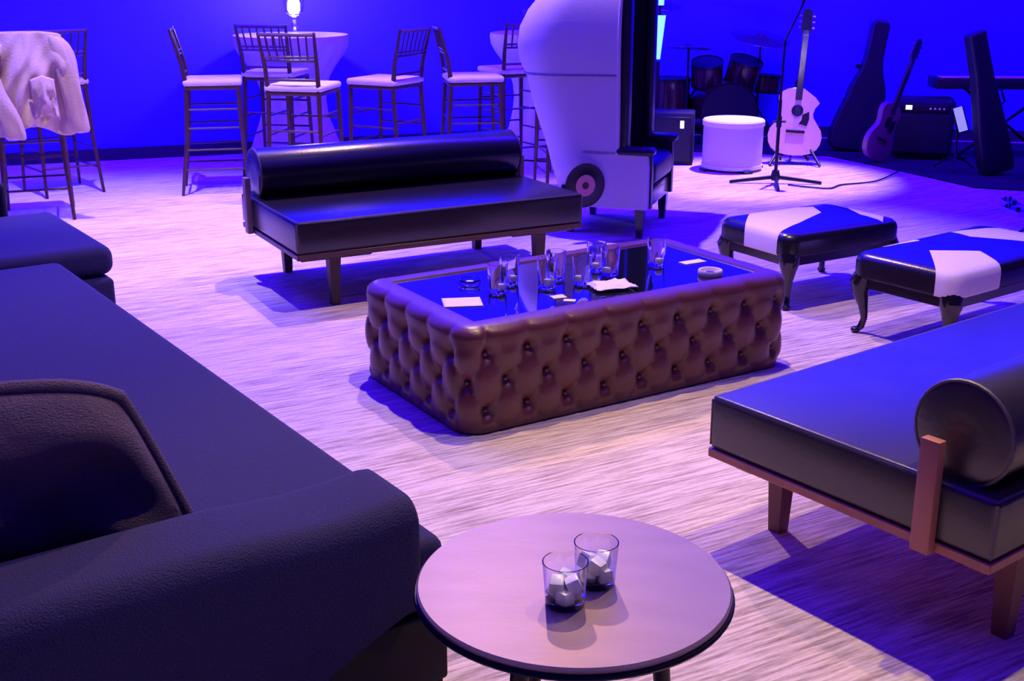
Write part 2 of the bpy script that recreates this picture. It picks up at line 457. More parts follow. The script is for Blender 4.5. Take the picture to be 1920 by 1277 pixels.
def card(name, label, loc, rz, a, b, m, cat, crumple=0.0):
    bm = B(); n = 12
    V = {}
    for i in range(n + 1):
        for j in range(n + 1):
            u, v = i / n - .5, j / n - .5
            z = 0.0015 + crumple * (0.5 + 0.5 * noise.noise(Vector((u * 6, v * 6, 3.1)))) * (1.0 if crumple else 0)
            V[i, j] = bm.verts.new((u * a * (1 + crumple * 4 * noise.noise(Vector((v * 5, 1, 2)))), v * b * (1 + crumple * 4 * noise.noise(Vector((u * 5, 7, 2)))), z))
    for i in range(n):
        for j in range(n): bm.faces.new((V[i, j], V[i + 1, j], V[i + 1, j + 1], V[i, j + 1]))
    o = obj(name, bm, m); s = o.modifiers.new('thick', 'SOLIDIFY'); s.thickness = 0.0012
    o.location = loc; o.rotation_euler = (0, 0, rz)
    return tag(o, label, cat)
card('card', 'white rectangular card near the left end of the ottoman top', (-0.185, 4.29, OT), R(8), 0.145, 0.12, 'paper', 'card')
card('napkin', 'crumpled white napkin on the ottoman top in front of the glasses', (0.385, 4.50, OT), R(20), 0.17, 0.13, 'paper', 'napkin', 0.022)
card('matchbook', 'pale yellow slip of paper near the front edge of the ottoman top', (0.175, 4.365, OT), R(20), 0.055, 0.045, 'yellow_paper', 'paper')
card('slip', 'small white slip beside the yellow paper on the ottoman top', (0.215, 4.315, OT), R(-10), 0.045, 0.03, 'paper', 'paper')
card('menu_card', 'white card at the far right edge of the ottoman top', (0.76, 4.915, OT), R(30), 0.11, 0.05, 'paper', 'card')

# ------------------------------------------------------------------ round metal table
t = thing('side_table', 'round brushed metal side table in the foreground holding two tumblers', 'table', (0.118, 2.06, 0))
bm = B(); lathe(bm, [(0, RT - 0.022), (0.292, RT - 0.022), (0.300, RT - 0.016), (0.302, RT - 0.004), (0.298, RT), (0, RT)], 96, close=False)
obj('tabletop', bm, 'zinc_top', t)
bm = B(); tube(bm, [(0.3015 * math.cos(2 * PI * k / 64), 0.3015 * math.sin(2 * PI * k / 64), RT - 0.018) for k in range(65)], 0.006, 6)
obj('rim', bm, 'dark_metal', t)
for k in range(3):
    a = R(232 + 120 * k)
    bm = B(); tube(bm, [(0.16 * math.cos(a), 0.16 * math.sin(a), RT - 0.022), (0.20 * math.cos(a), 0.20 * math.sin(a), 0.0)], [0.020, 0.013], 10)
    obj('leg', bm, 'dark_metal', t)

# ------------------------------------------------------------------ big sofa and its chaise
def cushion_box(bm, x0, x1, y0, y1, z0, z1, puff=0.02, bev=0.05, n=14):
    """rounded upholstered block, crowned on top"""
    g = box(bm, x0, x1, y0, y1, z0, z1, bev, 5)
    return bm
def crown(o, k, x0, x1, y0, y1, z):
    return o
SO = (-0.14, 2.33, 0); SR = R(35)
t = thing('sofa', 'large dark navy fabric sofa filling the left foreground', 'sofa', SO, SR)
bm = B(); box(bm, -0.98, 0.0, 0.0, 2.98, 0.07, 0.245, 0.01, 2); obj('base', bm, 'dark_base', t)
bm = B(); box(bm, -0.97, 0.012, 0.235, 2.99, 0.255, 0.43, 0.045, 5)
obj('seat_cushion', bm, 'navy_fabric', t)
# low front rail that runs past the arm
bm = B(); box(bm, -0.14, 0.0, 0.0, 0.23, 0.25, 0.42, 0.03, 4); obj('front_rail', bm, 'navy_fabric', t)
# near arm: soft block whose lower front is cut away on a slope
def arm_mesh():
    bm = B(); rings = []
    prof_y = []
    ya, yb, zt = -0.03, 0.235, 0.535
    # section in (y, z): rounded top
    def section(x, zbot, s=1.0, zt=zt):
        r = 0.06; pts = [(ya, zbot)]
        for k in range(0, 7): a = R(180 - 90 * k / 6); pts.append((ya + r + r * math.cos(a), zt - r + r * math.sin(a)))
        for k in range(0, 7): a = R(90 - 90 * k / 6); pts.append((yb - r + r * math.cos(a), zt - r + r * math.sin(a)))
        pts.append((yb, zbot))
        cy, cz = (ya + yb) / 2, (zt + zbot) / 2
        return [(x, cy + (y - cy) * s, cz + (z - cz) * (s if z > cz else 1)) for y, z in pts]
    xs = [(-0.085, 0.33, 0.80), (-0.077, 0.32, 0.90), (-0.085, 0.31, 0.97), (-0.105, 0.29, 1.0), (-0.19, 0.255, 1.0), (-0.30, 0.20, 1.0), (-0.45, 0.12, 1.0), (-0.60, 0.06, 1.0), (-0.8, 0.06, 1.0), (-1.2, 0.06, 1.0)]
    for x, zb_, s in xs:
        dz = 0.012 * math.sin((x + 0.1) * 9) if -0.6 < x < 0 else 0
        rings.append(section(x, zb_, s, zt + dz))
    loft(bm, rings)
    return bm
obj('armrest', arm_mesh(), 'navy_fabric', t)
bm = B(); box(bm, -1.25, -0.98, 0.235, 2.98, 0.07, 0.62, 0.07, 5); obj('backrest', bm, 'navy_fabric', t)
bm = B(); box(bm, -0.95, -0.01, 0.012, 2.95, 0.0, 0.068); obj('plinth', bm, 'dark_base', t)

t = thing('chaise', 'dark navy chaise module beyond the far end of the big sofa', 'sofa', SO, SR)
bm = B(); box(bm, -0.98, 0.25, 3.06, 4.0, 0.315, 0.445, 0.05, 5); obj('seat_cushion', bm, 'navy_fabric', t)
bm = B(); box(bm, -0.98, 0.23, 3.03, 3.98, 0.0, 0.31, 0.02, 3); obj('base', bm, 'navy_fabric', t)
bm = B(); box(bm, -0.98, 0.05, 4.01, 4.18, 0.0, 0.60, 0.03, 4); obj('armrest', bm, 'dark_base', t)

# grey pillow, leaning on the near arm
def pillow(label, loc, rot, W=0.56, Hh=0.42, T=0.10):
    t = thing('pillow', label, 'pillow', loc, 0, None, rot)
    bm = B(); n = 30; front = {}; back = {}
    for i in range(n + 1):
        for j in range(n + 1):
            u, v = 2 * i / n - 1, 2 * j / n - 1
            x = W / 2 * u * (1 - 0.045 * (1 - v * v)) * (1 - 0.10 * (v + 1)) - 0.035 * (v + 1) - 0.03 * (v + 1) ** 2 * 0.5; z = Hh / 2 * v * (1 - 0.045 * (1 - u * u)) - 0.045 * abs(u) ** 3 * (v + 1) / 2
            e = max(0, (1 - u ** 4)) ** 0.55 * max(0, (1 - v ** 4)) ** 0.55
            wr = 0.03 * noise.noise(Vector((u * 2.3, v * 2.3, 0.7))) * e
            y = T * e * 0.8 + wr
            front[i, j] = bm.verts.new((x, -y, z + Hh / 2))
            back[i, j] = front[i, j] if i in (0, n) or j in (0, n) else bm.verts.new((x, y, z + Hh / 2))
    for i in range(n):
        for j in range(n):
            bm.faces.new((front[i, j], front[i + 1, j], front[i + 1, j + 1], front[i, j + 1]))
            q = [back[i, j], back[i, j + 1], back[i + 1, j + 1], back[i + 1, j]]
            try: bm.faces.new(q)
            except ValueError: pass
    obj('cover', bm, 'grey_pillow', t)
    bm = B(); pts = []
    for (a, b, c, d) in ((-1, -1, 1, -1), (1, -1, 1, 1), (1, 1, -1, 1), (-1, 1, -1, -1)):
        for k in range(16):
            u = a + (c - a) * k / 16; v = b + (d - b) * k / 16
            pts.append((W / 2 * u * (1 - 0.045 * (1 - v * v)) * (1 - 0.10 * (v + 1)) - 0.035 * (v + 1) - 0.03 * (v + 1) ** 2 * 0.5, 0, Hh / 2 * v * (1 - 0.045 * (1 - u * u)) + Hh / 2 - 0.045 * abs(u) ** 3 * (v + 1) / 2))
    pts.append(pts[0]); tube(bm, pts, 0.016, 10); obj('edge_cord', bm, 'grey_pillow', t)
    return t
pillow('mottled dark grey pillow leaning against the near arm of the navy sofa', (-0.939, 2.216, 0.442), (R(8), R(7), R(35)), 0.60, 0.385, 0.10)

# ------------------------------------------------------------------ benches with white hide patches
def hide_mat(name, polys):
    """black leather with white pieces of hide sewn in; each piece is a convex outline in the bench's own x, y"""
    m = mat(name, (0.012, 0.009, 0.012), 0.27, bump=0.06, bscale=90, spec=0.7)
    nt = m.node_tree; b = nt.nodes['Principled BSDF']
    tc = nt.nodes.new('ShaderNodeTexCoord'); sep = nt.nodes.new('ShaderNodeSeparateXYZ'); nt.links.new(tc.outputs['Object'], sep.inputs[0])
    def mt(op, a, c):
        q = nt.nodes.new('ShaderNodeMath'); q.operation = op
        for i, v in enumerate((a, c)):
            if isinstance(v, (int, float)): q.inputs[i].default_value = v
            else: nt.links.new(v, q.inputs[i])
        return q.outputs[0]
    tot = None
    for P in polys:
        ar = sum(P[i - 1][0] * P[i][1] - P[i][0] * P[i - 1][1] for i in range(len(P)))
        if ar < 0: P = P[::-1]
        ins = None
        for i in range(len(P)):
            (x0, y0), (x1, y1) = P[i - 1], P[i]
            ex, ey = x1 - x0, y1 - y0       # inside when ex*(y-y0) - ey*(x-x0) > 0
            v = mt('ADD', mt('MULTIPLY', sep.outputs[1], ex), mt('MULTIPLY', sep.outputs[0], -ey))
            g = mt('GREATER_THAN', v, ex * y0 - ey * x0)
            ins = g if ins is None else mt('MULTIPLY', ins, g)
        tot = ins if tot is None else mt('MAXIMUM', tot, ins)
    mx = nt.nodes.new('ShaderNodeMix'); mx.data_type = 'RGBA'; nt.links.new(tot, mx.inputs[0])
    mx.inputs[6].default_value = (0.012, 0.009, 0.012, 1); mx.inputs[7].default_value = (0.86, 0.76, 0.78, 1)
    nt.links.new(mx.outputs[2], b.inputs['Base Color'])
    nt.links.new(mt('ADD', mt('MULTIPLY', tot, 0.45), 0.27), b.inputs['Roughness'])
def bench(label, loc, rz, Lx, Ly, leather):
    t = thing('bench', label, 'bench', loc, rz)
    z0, z1 = 0.26, 0.375
    bm = B(); n = 28; rings = []
    def rr(x0, x1, y0, y1, r, z):
        out = []
        for cx, cy, a0 in ((x1 - r, y0 + r, -90), (x1 - r, y1 - r, 0), (x0 + r, y1 - r, 90), (x0 + r, y0 + r, 180)):
            for k in range(7): a = R(a0 + 15 * k); out.append((cx + r * math.cos(a), cy + r * math.sin(a), z))
        return out
    def body(zs):
        return [rr(ins, Lx - ins, ins, Ly - ins, max(0.02, 0.07 - ins * 0.5), z) for ins, z in zs]
    prof = [(0.012, z0), (0.0, z0 + 0.012), (0.0, z1 - 0.045), (0.006, z1 - 0.022), (0.022, z1 - 0.007), (0.05, z1), (0.12, z1 + 0.006), (0.20, z1 + 0.009)]
    loft(bm, body(prof)); st = obj('seat', bm, leather, t)
    # cabriole legs
    for sx, sy in ((0, 0), (1, 0), (1, 1), (0, 1)):
        x = 0.055 if sx == 0 else Lx - 0.055; y = 0.055 if sy == 0 else Ly - 0.055
        ox = -1 if sx == 0 else 1; oy = -1 if sy == 0 else 1
        bm = B()
        pts = [(0.0, z0 + 0.01), (0.020, z0 - 0.03), (0.018, z0 - 0.07), (0.002, z0 - 0.13), (-0.008, 0.07), (0.002, 0.03), (0.020, 0.012)]
        rad = [0.050, 0.050, 0.036, 0.022, 0.015, 0.016, 0.012]
        tube(bm, [(x + ox * a * 0.7, y + oy * a * 0.7, z) for a, z in pts], rad, 12)
        lg = obj('leg', bm, 'black_lacquer', t)
        bm = B(); bmesh.ops.create_uvsphere(bm, u_segments=14, v_segments=8, radius=0.022)
        for v in bm.verts: v.co = Vector((x + ox * 0.018 + v.co.x, y + oy * 0.018 + v.co.y, 0.014 + v.co.z * 0.62))
        obj('foot', bm, 'black_lacquer', lg)
    bm = B(); box(bm, 0.06, Lx - 0.06, 0.02, 0.04, z0 - 0.045, z0 + 0.01, 0.004, 1); box(bm, 0.06, Lx - 0.06, Ly - 0.04, Ly - 0.02, z0 - 0.045, z0 + 0.01, 0.004, 1)
    box(bm, 0.02, 0.04, 0.06, Ly - 0.06, z0 - 0.045, z0 + 0.01, 0.004, 1); box(bm, Lx - 0.04, Lx - 0.02, 0.06, Ly - 0.06, z0 - 0.045, z0 + 0.01, 0.004, 1)
    obj('apron', bm, 'black_lacquer', t)
    return t
hide_mat('hide_left', [[(-0.05, 0.07), (-0.05, 0.27), (0.30, 0.60), (0.57, 0.44), (0.48, 0.29), (0.22, 0.17)], [(0.71, 0.33), (0.80, 0.17), (0.63, 0.02), (0.62, 0.16)]])
bench('black leather bench with two white hide patches, left of the two low benches', (1.30, 5.48, 0), R(31), 0.76, 0.53, 'hide_left')
hide_mat('hide_right', [[(-0.05, -0.05), (-0.05, 0.06), (0.25, 0.31), (0.42, 0.17), (0.29, -0.05)], [(0.70, 0.51), (1.10, 0.34), (0.77, 0.13), (0.64, 0.36)], [(0.20, 0.60), (0.45, 0.56), (0.41, 0.47), (0.20, 0.50)]])
bench('black leather bench with white hide patch on its corner, right of the two low benches', (1.821, 4.749, 0), R(37), 1.0, 0.54, 'hide_right')

# ------------------------------------------------------------------ hooded porter's chair
def hooded_chair():
    t = thing('hooded_chair', 'tall hooded chair with pale shell and dark lining, centre back', 'chair', (0.80, 7.03, 0), R(-19))
    Wd = 0.74
    def U(xb, xf, w, off, z, n=14, dome=0):
        """half of the plan section: open towards +x; off shrinks it inwards"""
        r = min(0.30, w / 2 - 0.001); hw = w / 2 - off; xbb = xb + off; rr_ = max(0.02, r - off)
        pts = [(xf, -hw)]
        for k in range(1, 6): u = k / 6; pts.append((xf + (xbb + rr_ - xf) * u, -hw))
        for k in range(n + 1): a = R(270 - 90 * k / n); pts.append((xbb + rr_ + rr_ * math.cos(a), -hw + rr_ + rr_ * math.sin(a)))
        for k in range(n + 1): a = R(180 - 90 * k / n); pts.append((xbb + rr_ + rr_ * math.cos(a), hw - rr_ + rr_ * math.sin(a)))
        for k in range(5, -1, -1): u = k / 6; pts.append((xf + (xbb + rr_ - xf) * u, hw))
        return [(x, y + Wd / 2, z) for x, y in pts]
    def wallU(levels, t0, t1):
        bm = B(); rings = []
        for z, xb, xf, w_ in levels:
            a = U(xb, xf, w_, t0, z); b = U(xb, xf, w_, t1, z)
            rings.append(a + list(reversed(b)))
        return loft(bm, rings)
    # z, back x, front x, width
    low = [(0.18, -0.60, 0.0, Wd), (0.30, -0.64, 0.0, Wd), (0.42, -0.68, 0.0, Wd), (0.50, -0.70, -0.005, Wd), (0.52, -0.71, -0.02, Wd)]
    up = [(0.50, -0.70, -0.19, Wd), (0.65, -0.755, -0.19, Wd), (0.80, -0.80, -0.19, Wd + 0.02), (0.93, -0.83, -0.19, Wd + 0.04), (1.02, -0.87, -0.19, Wd + 0.06), (1.12, -0.885, -0.19, Wd + 0.07),
          (1.22, -0.87, -0.19, Wd + 0.07), (1.32, -0.82, -0.19, Wd + 0.05), (1.42, -0.74, -0.19, Wd + 0.0), (1.50, -0.65, -0.19, Wd - 0.08), (1.56, -0.56, -0.19, Wd - 0.20), (1.60, -0.45, -0.19, Wd - 0.40), (1.615, -0.36, -0.19, Wd - 0.60)]
    obj('arm_shell', wallU(low, 0.0, 0.05), 'cream_shell', t)
    sh = obj('hood', wallU(up, 0.0, 0.03), 'cream_shell', t)
    # horizontal seam and front edge welt
    bm = B(); tube(bm, [(p[0], p[1], 0.955 + 0.02 * (p[0] + 0.5)) for p in U(-0.845, -0.20, Wd + 0.046, 0.0, 0.95)], 0.006, 6)
    obj('seam', bm, 'seam', sh)
    bm = B(); pts = [(-0.188, Wd / 2 - w_ / 2 + 0.006, z) for z, xb, xf, w_ in up]; pts += [(-0.188, Wd / 2 + w_ / 2 - 0.006, z) for z, xb, xf, w_ in reversed(up)]
    tube(bm, pts, 0.012, 8); obj('welt', bm, 'cream_shell', sh)
    obj('lining', wallU([(z, xb, xf + 0.012, w_) for z, xb, xf, w_ in up], 0.031, 0.085), 'lining', t)
    obj('arm_lining', wallU([(z, xb, xf + 0.012, w_) for z, xb, xf, w_ in low], 0.051, 0.10), 'lining', t)
    # dark padded fronts of the wings
    for s, nm in ((0, 'wing_pad'), (1, 'wing_pad')):
        y0 = 0.004 if s == 0 else Wd - 0.10
        bm = B(); box(bm, -0.188, -0.13, y0, y0 + 0.096, 0.50, 1.46, 0.02, 4); obj(nm, bm, 'lining', t)
    for s in (0, 1):
        y0 = -0.01 if s == 0 else Wd - 0.10
        bm = B(); box(bm, -0.20, 0.03, y0, y0 + 0.11, 0.50, 0.545, 0.02, 4); obj('arm_pad', bm, 'lining', t)
    bm = B(); box(bm, -0.55, 0.02, 0.10, Wd - 0.10, 0.30, 0.46, 0.05, 5); obj('seat_cushion', bm, 'lining', t)
    bm = B(); box(bm, -0.55, 0.0, 0.052, Wd - 0.052, 0.18, 0.295, 0.01, 2); obj('seat_rail', bm, 'black_lacquer', t)
    for x, y in ((-0.05, 0.05), (-0.05, Wd - 0.05), (-0.50, 0.10), (-0.50, Wd - 0.10)):
        bm = B(); loft(bm, [[(x - a, y - a, z), (x + a, y - a, z), (x + a, y + a, z), (x - a, y + a, z)] for a, z in ((0.018, 0), (0.030, 0.18))])
        obj('leg', bm, 'black_lacquer', t, False)
    return t
hooded_chair()
# record hung on the near side of the shell
t = thing('vinyl_record', 'black vinyl record with pink label against the pale side of the hooded chair', 'record', (0.432, 7.035, 0.33), 0, None, (R(90), 0, R(24)))
bm = B(); lathe(bm, [(0.004, 0.004), (0.050, 0.004), (0.053, 0.0025), (0.12, 0.0025), (0.129, 0.003), (0.132, 0), (0.129, -0.003), (0.004, -0.003)], 64, close=False)
obj('disc', bm, 'vinyl', t)
bm = B(); lathe(bm, [(0.0, 0.0045), (0.064, 0.0045), (0.064, 0.0065), (0.0, 0.0065)], 40, close=False); obj('record_label', bm, 'pink_label', t)
bm = B(); lathe(bm, [(0.0, 0.0068), (0.022, 0.0068), (0.020, 0.009), (0.0, 0.009)], 20, close=False); obj('centre_hub', bm, 'drum_red', t)

# ------------------------------------------------------------------ chiavari high stools
def stool(label, loc, rz):
    t = thing('high_stool', label, 'stool', loc, rz, 'high stools around the cocktail tables')
    rl = 0.0155
    for s in (-1, 1):
        bm = B(); tube(bm, [(s * 0.205, -0.255, 0), (s * 0.185, -0.20, 0.40), (s * 0.178, -0.178, 0.76), (s * 0.182, -0.20, 0.92), (s * 0.195, -0.262, 1.15)], [0.011, rl, rl + 0.002, rl, 0.010], 8)
        obj('leg', bm, 'mahogany', t)
        bm = B(); tube(bm, [(s * 0.205, 0.205, 0), (s * 0.192, 0.185, 0.40), (s * 0.185, 0.175, 0.752)], [0.010, rl, rl + 0.002], 8)
        obj('leg', bm, 'mahogany', t)
    def at_leg(z, back):
        if back: return -0.255 + 0.055 * min(1, z / 0.40) + 0.022 * max(0, (z - 0.4) / 0.36)
        return 0.205 - 0.02 * min(1, z / .4) - 0.01 * max(0, (z - 0.4) / 0.36)
    def xl(z): return 0.205 - 0.02 * min(1, z / .4) - 0.007 * max(0, (z - 0.4) / .36)
    bm = B()
    for z in (0.22, 0.36, 0.56): tube(bm, [(-xl(z), at_leg(z, 0), z), (xl(z), at_leg(z, 0), z)], 0.008, 6)
    for z in (0.20, 0.50): tube(bm, [(-xl(z), at_leg(z, 1), z), (xl(z), at_leg(z, 1), z)], 0.008, 6)
    for s in (-1, 1):
        for z in (0.18, 0.32, 0.47, 0.60): tube(bm, [(s * xl(z), at_leg(z, 1), z), (s * xl(z), at_leg(z, 0), z)], 0.0075, 6)
    obj('stretcher', bm, 'mahogany', t)
    bm = B(); box(bm, -0.20, 0.20, -0.195, 0.195, 0.735, 0.76, 0.010, 2); obj('seat_frame', bm, 'mahogany', t)
    bm = B(); box(bm, -0.205, 0.205, -0.20, 0.205, 0.761, 0.805, 0.020, 4)
    obj('cushion', bm, 'cushion_white', t)
    def yb(z): return -0.178 - 0.022 * max(0, min(1, (z - 0.76) / 0.16)) - 0.062 * max(0, (z - 0.92) / 0.23)
    def xb(z): return 0.178 + 0.017 * max(0, (z - 0.80) / 0.35)
    bm = B()
    for z, r in ((1.135, 0.013), (0.99, 0.009), (0.965, 0.009), (0.84, 0.010)): tube(bm, [(-xb(z), yb(z), z), (0, yb(z) - 0.012, z), (xb(z), yb(z), z)], r, 6)
    obj('back_rail', bm, 'mahogany', t)
    for k in range(6):
        x = -0.135 + 0.054 * k
        bm = B(); tube(bm, [(x * 0.96, yb(0.965) - 0.008, 0.975), (x * 1.05, yb(1.135) - 0.008, 1.13)], 0.0065, 6)
        obj('spindle', bm, 'mahogany', t)
    return t
s0 = stool('high stool seen side-on, left of the linen-covered cocktail table', (-2.13, 8.70, 0), R(-78))
dup(s0, (-1.42, 8.30, 0), R(-12), 'high stool with white seat, its back to the camera before the cocktail table')
dup(s0, (-1.80, 9.33, 0), R(-10), 'high stool half hidden behind the one before the cocktail table')
dup(s0, (-0.90, 8.72, 0), R(62), 'high stool right of the linen cocktail table, its back in deep shadow')
dup(s0, (-0.29, 8.95, 0), R(-80), 'high stool facing the second cocktail table, left of it')
dup(s0, (0.40, 8.55, 0), R(10), 'high stool partly hidden between black daybed and hooded chair')
dup(s0, (-3.106, 7.80, 0), R(20), 'high stool with the beige coat draped over its back')
dup(s0, (-3.27, 8.66, 0), R(40), 'high stool just behind the coat-draped one, far left')
dup(s0, (0.0, 9.62, 0), R(30), 'high stool in shadow close behind the second cocktail table')

# ------------------------------------------------------------------ coat
def coat():
    t = thing('coat', 'beige coat draped over the back of a high stool, far left', 'coat', (-3.02, 7.60, 0), R(18))
    def sheet(nu, nv, f):
        bm = B(); V = [[bm.verts.new(f(i / nu, j / nv)) for j in range(nv + 1)] for i in range(nu + 1)]
        for i in range(nu):
            for j in range(nv): bm.faces.new((V[i][j], V[i + 1][j], V[i + 1][j + 1], V[i][j + 1]))
        return bm
    def folds(u, v, seed, amp):
        return amp * (1.3 * noise.noise(Vector((u * 5 + seed, v * 2.2, seed))) + 0.7 * noise.noise(Vector((u * 8 + v * 5 + seed, v * 2.5, 4.0)))) * min(1, v * 2 + 0.15)
    def body(u, v):      # u across, v 0 at the top rail to 1 at the hem
        wd = 0.235 + 0.05 * v - 0.06 * max(0, v - 0.6)
        x = (u * 2 - 1) * wd
        z = 1.185 - 0.02 * abs(u * 2 - 1) ** 3 - v * (0.60 + 0.03 * math.sin(u * 9))
        y = -0.072 - 0.04 * math.sin(min(1, v * 2) * PI / 2) - folds(u, v, 1.3, 0.07) - 0.03 * (1 - (u * 2 - 1) ** 2) * v
        return (x, y, z)
    o = obj('body', sheet(44, 40, body), 'coat_cloth', t); s = o.modifiers.new('thick', 'SOLIDIFY'); s.thickness = 0.012; subd(o)
    def lining_side(u, v):   # part that falls over the front of the backrest
        x = (u * 2 - 1) * (0.225 + 0.03 * v); z = 1.19 - 0.018 * abs(u * 2 - 1) ** 3 - v * 0.30
        y = -0.055 + 0.085 * min(1, v * 6) + folds(u, v, 5.0, 0.03)
        return (x, y, z)
    o = obj('front_panel', sheet(30, 20, lining_side), 'coat_cloth', t); s = o.modifiers.new('thick', 'SOLIDIFY'); s.thickness = 0.010; subd(o)
    def sleeve(pts, rad, seed):
        bm = B(); rings = []; n = 20
        for i, (p, r) in enumerate(zip(pts, rad)):
            p = Vector(p); ring = []
            for k in range(n):
                a = 2 * PI * k / n
                q = r * (0.95 + 0.55 * noise.noise(Vector((math.cos(a) * 2.2 + seed, math.sin(a) * 2.2, i * 0.9))))
                ring.append((p.x + q * math.cos(a), p.y + q * 0.42 * math.sin(a), p.z + 0.010 * math.sin(3 * a + i)))
            rings.append(ring)
        return loft(bm, rings)
    o = obj('sleeve', sleeve([(0.17, -0.07, 1.165), (0.215, -0.085, 1.11), (0.24, -0.10, 1.00), (0.255, -0.11, 0.88), (0.27, -0.11, 0.76), (0.285, -0.11, 0.62), (0.29, -0.11, 0.56)], [0.05, 0.07, 0.075, 0.07, 0.066, 0.062, 0.06], 2.0), 'coat_cloth', t); subd(o)
    o = obj('sleeve', sleeve([(-0.14, -0.10, 1.13), (-0.20, -0.14, 1.04), (-0.22, -0.17, 0.92), (-0.17, -0.19, 0.79), (-0.11, -0.20, 0.67), (-0.08, -0.20, 0.575), (-0.08, -0.20, 0.545)], [0.05, 0.075, 0.08, 0.078, 0.075, 0.07, 0.062], 7.0), 'coat_cloth', t); subd(o)
    def pocket(u, v): return (0.03 + 0.14 * u + 0.01 * v, -0.17 - 0.03 * math.sin(u * PI) * math.sin(v * PI) - folds(u, v, 9, 0.02), 0.93 - 0.05 * abs(u - .5) - v * 0.24)
    o = obj('pocket_flap', sheet(16, 16, pocket), 'coat_cloth', t); s = o.modifiers.new('thick', 'SOLIDIFY'); s.thickness = 0.012
coat()

# ------------------------------------------------------------------ cocktail tables
def cocktail(label, loc, seed):
    t = thing('cocktail_table', label, 'table', loc)
    bm = B(); lathe(bm, [(0, 0.985), (0.445, 0.985), (0.452, 0.995), (0.452, 1.015), (0, 1.018)], 48, close=False); obj('tabletop', bm, 'table_linen', t)
    bm = B(); lathe(bm, [(0.03, 0.03), (0.03, 0.98)], 12); lathe(bm, [(0, 0), (0.30, 0), (0.28, 0.03), (0, 0.03)], 24, close=False); obj('pedestal', bm, 'dark_metal', t)
    prof = [(0.462, 1.021), (0.466, 0.99), (0.455, 0.93), (0.41, 0.86), (0.345, 0.78), (0.29, 0.70), (0.255, 0.60), (0.245, 0.50), (0.26, 0.38), (0.30, 0.25), (0.35, 0.13), (0.415, 0.015)]
    bm = B(); n = 96; rings = []
    for r, z in prof:
        a_ = 0.020 * math.sin(PI * min(1, max(0, (1.0 - z) / 0.9)))
        rings.append([((r + a_ * math.sin(14 * th + 3 * math.sin(2 * th + seed)) + 0.02 * (z < 0.3) * math.sin(4 * th)) * math.cos(th), (r + a_ * math.sin(14 * th + 3 * math.sin(2 * th + seed)) + 0.02 * (z < 0.3) * math.sin(4 * th)) * math.sin(th), z) for th in [2 * PI * k / n for k in range(n)]])
    rings.insert(0, [(0.2 * math.cos(2 * PI * k / n), 0.2 * math.sin(2 * PI * k / n), 1.0215) for k in range(n)])
    loft(bm, rings, True, False); bm.faces.new([v for v in bm.verts][:n])
    o = obj('cloth', bm, 'table_linen', t)
    return t
cocktail('cocktail table under a tied pale linen cloth with a glowing lamp on it', (-1.80, 10.05, 0), 0)
cocktail('second linen-covered cocktail table, half hidden behind the hooded chair', (0.28, 10.35, 0), 2)
# lamp on first table
t = thing('candle_lamp', 'glowing glass candle lamp on the left cocktail table', 'lamp', (-1.74, 9.92, 1.022))
bm = B(); lathe(bm, [(0, 0), (0.055, 0), (0.058, 0.006), (0.018, 0.02), (0.014, 0.05), (0.032, 0.08), (0.014, 0.11), (0.014, 0.14), (0.04, 0.155), (0, 0.155)], 24, close=False); obj('stem', bm, 'glass', t)
bm = B(); lathe(bm, [(0.04, 0.157), (0.07, 0.18), (0.085, 0.24), (0.08, 0.31), (0.06, 0.34), (0.056, 0.34), (0.076, 0.31), (0.081, 0.24), (0.066, 0.183), (0.036, 0.161)], 28, close=False); obj('globe', bm, 'glass', t)
bm = B(); lathe(bm, [(0, 0.165), (0.036, 0.17), (0.050, 0.20), (0.050, 0.25), (0.035, 0.28), (0, 0.29)], 20, close=False); obj('flame_candle', bm, 'lamp_glow', t)
lp = bpy.data.lights.new('candle_light', 'POINT'); lo = bpy.data.objects.new('candle_light', lp); C.objects.link(lo)
lp.energy = 22; lp.color = (1, 0.72, 0.8); lp.shadow_soft_size = 0.05; lo.location = (-1.74, 9.92, 1.42)
# crystal hanging thing over second table, seen as a cool glint
t = thing('candle_glass', 'small clear glass on the second cocktail table, left of hooded chair', 'glass', (0.12, 10.1, 1.022))
bm = B(); lathe(bm, [(0, 0), (0.04, 0), (0.012, 0.012), (0.010, 0.09), (0.035, 0.12), (0.042, 0.20), (0.040, 0.20), (0.032, 0.123), (0, 0.10)], 20, close=False); obj('bowl', bm, 'glass', t)

# ------------------------------------------------------------------ white drum table
t = thing('drum_table', 'white round drum-shaped table with a bright top near the guitar', 'table', (1.76, 9.60, 0))
t.scale = (0.9, 0.9, 0.97)
bm = B(); lathe(bm, [(0.262, 0.035), (0.262, 0.36)], 48); obj('body', bm, 'drum_wrap', t)
bm = B(); lathe(bm, [(0, 0.362), (0.270, 0.362), (0.272, 0.40), (0.262, 0.412), (0, 0.414)], 48, close=False); obj('top', bm, 'drum_head', t)
bm = B(); lathe(bm, [(0.268, 0.022), (0.268, 0.05)], 48); obj('bottom_hoop', bm, 'drum_head', t)
for k in range(4):
    a = R(20 + 90 * k); bm = B(); box(bm, 0.17, 0.30, -0.045, 0.045, 0.0, 0.021, 0.005, 1, Matrix.Rotation(a, 4, 'Z')); obj('foot', bm, 'dark_plastic', t)

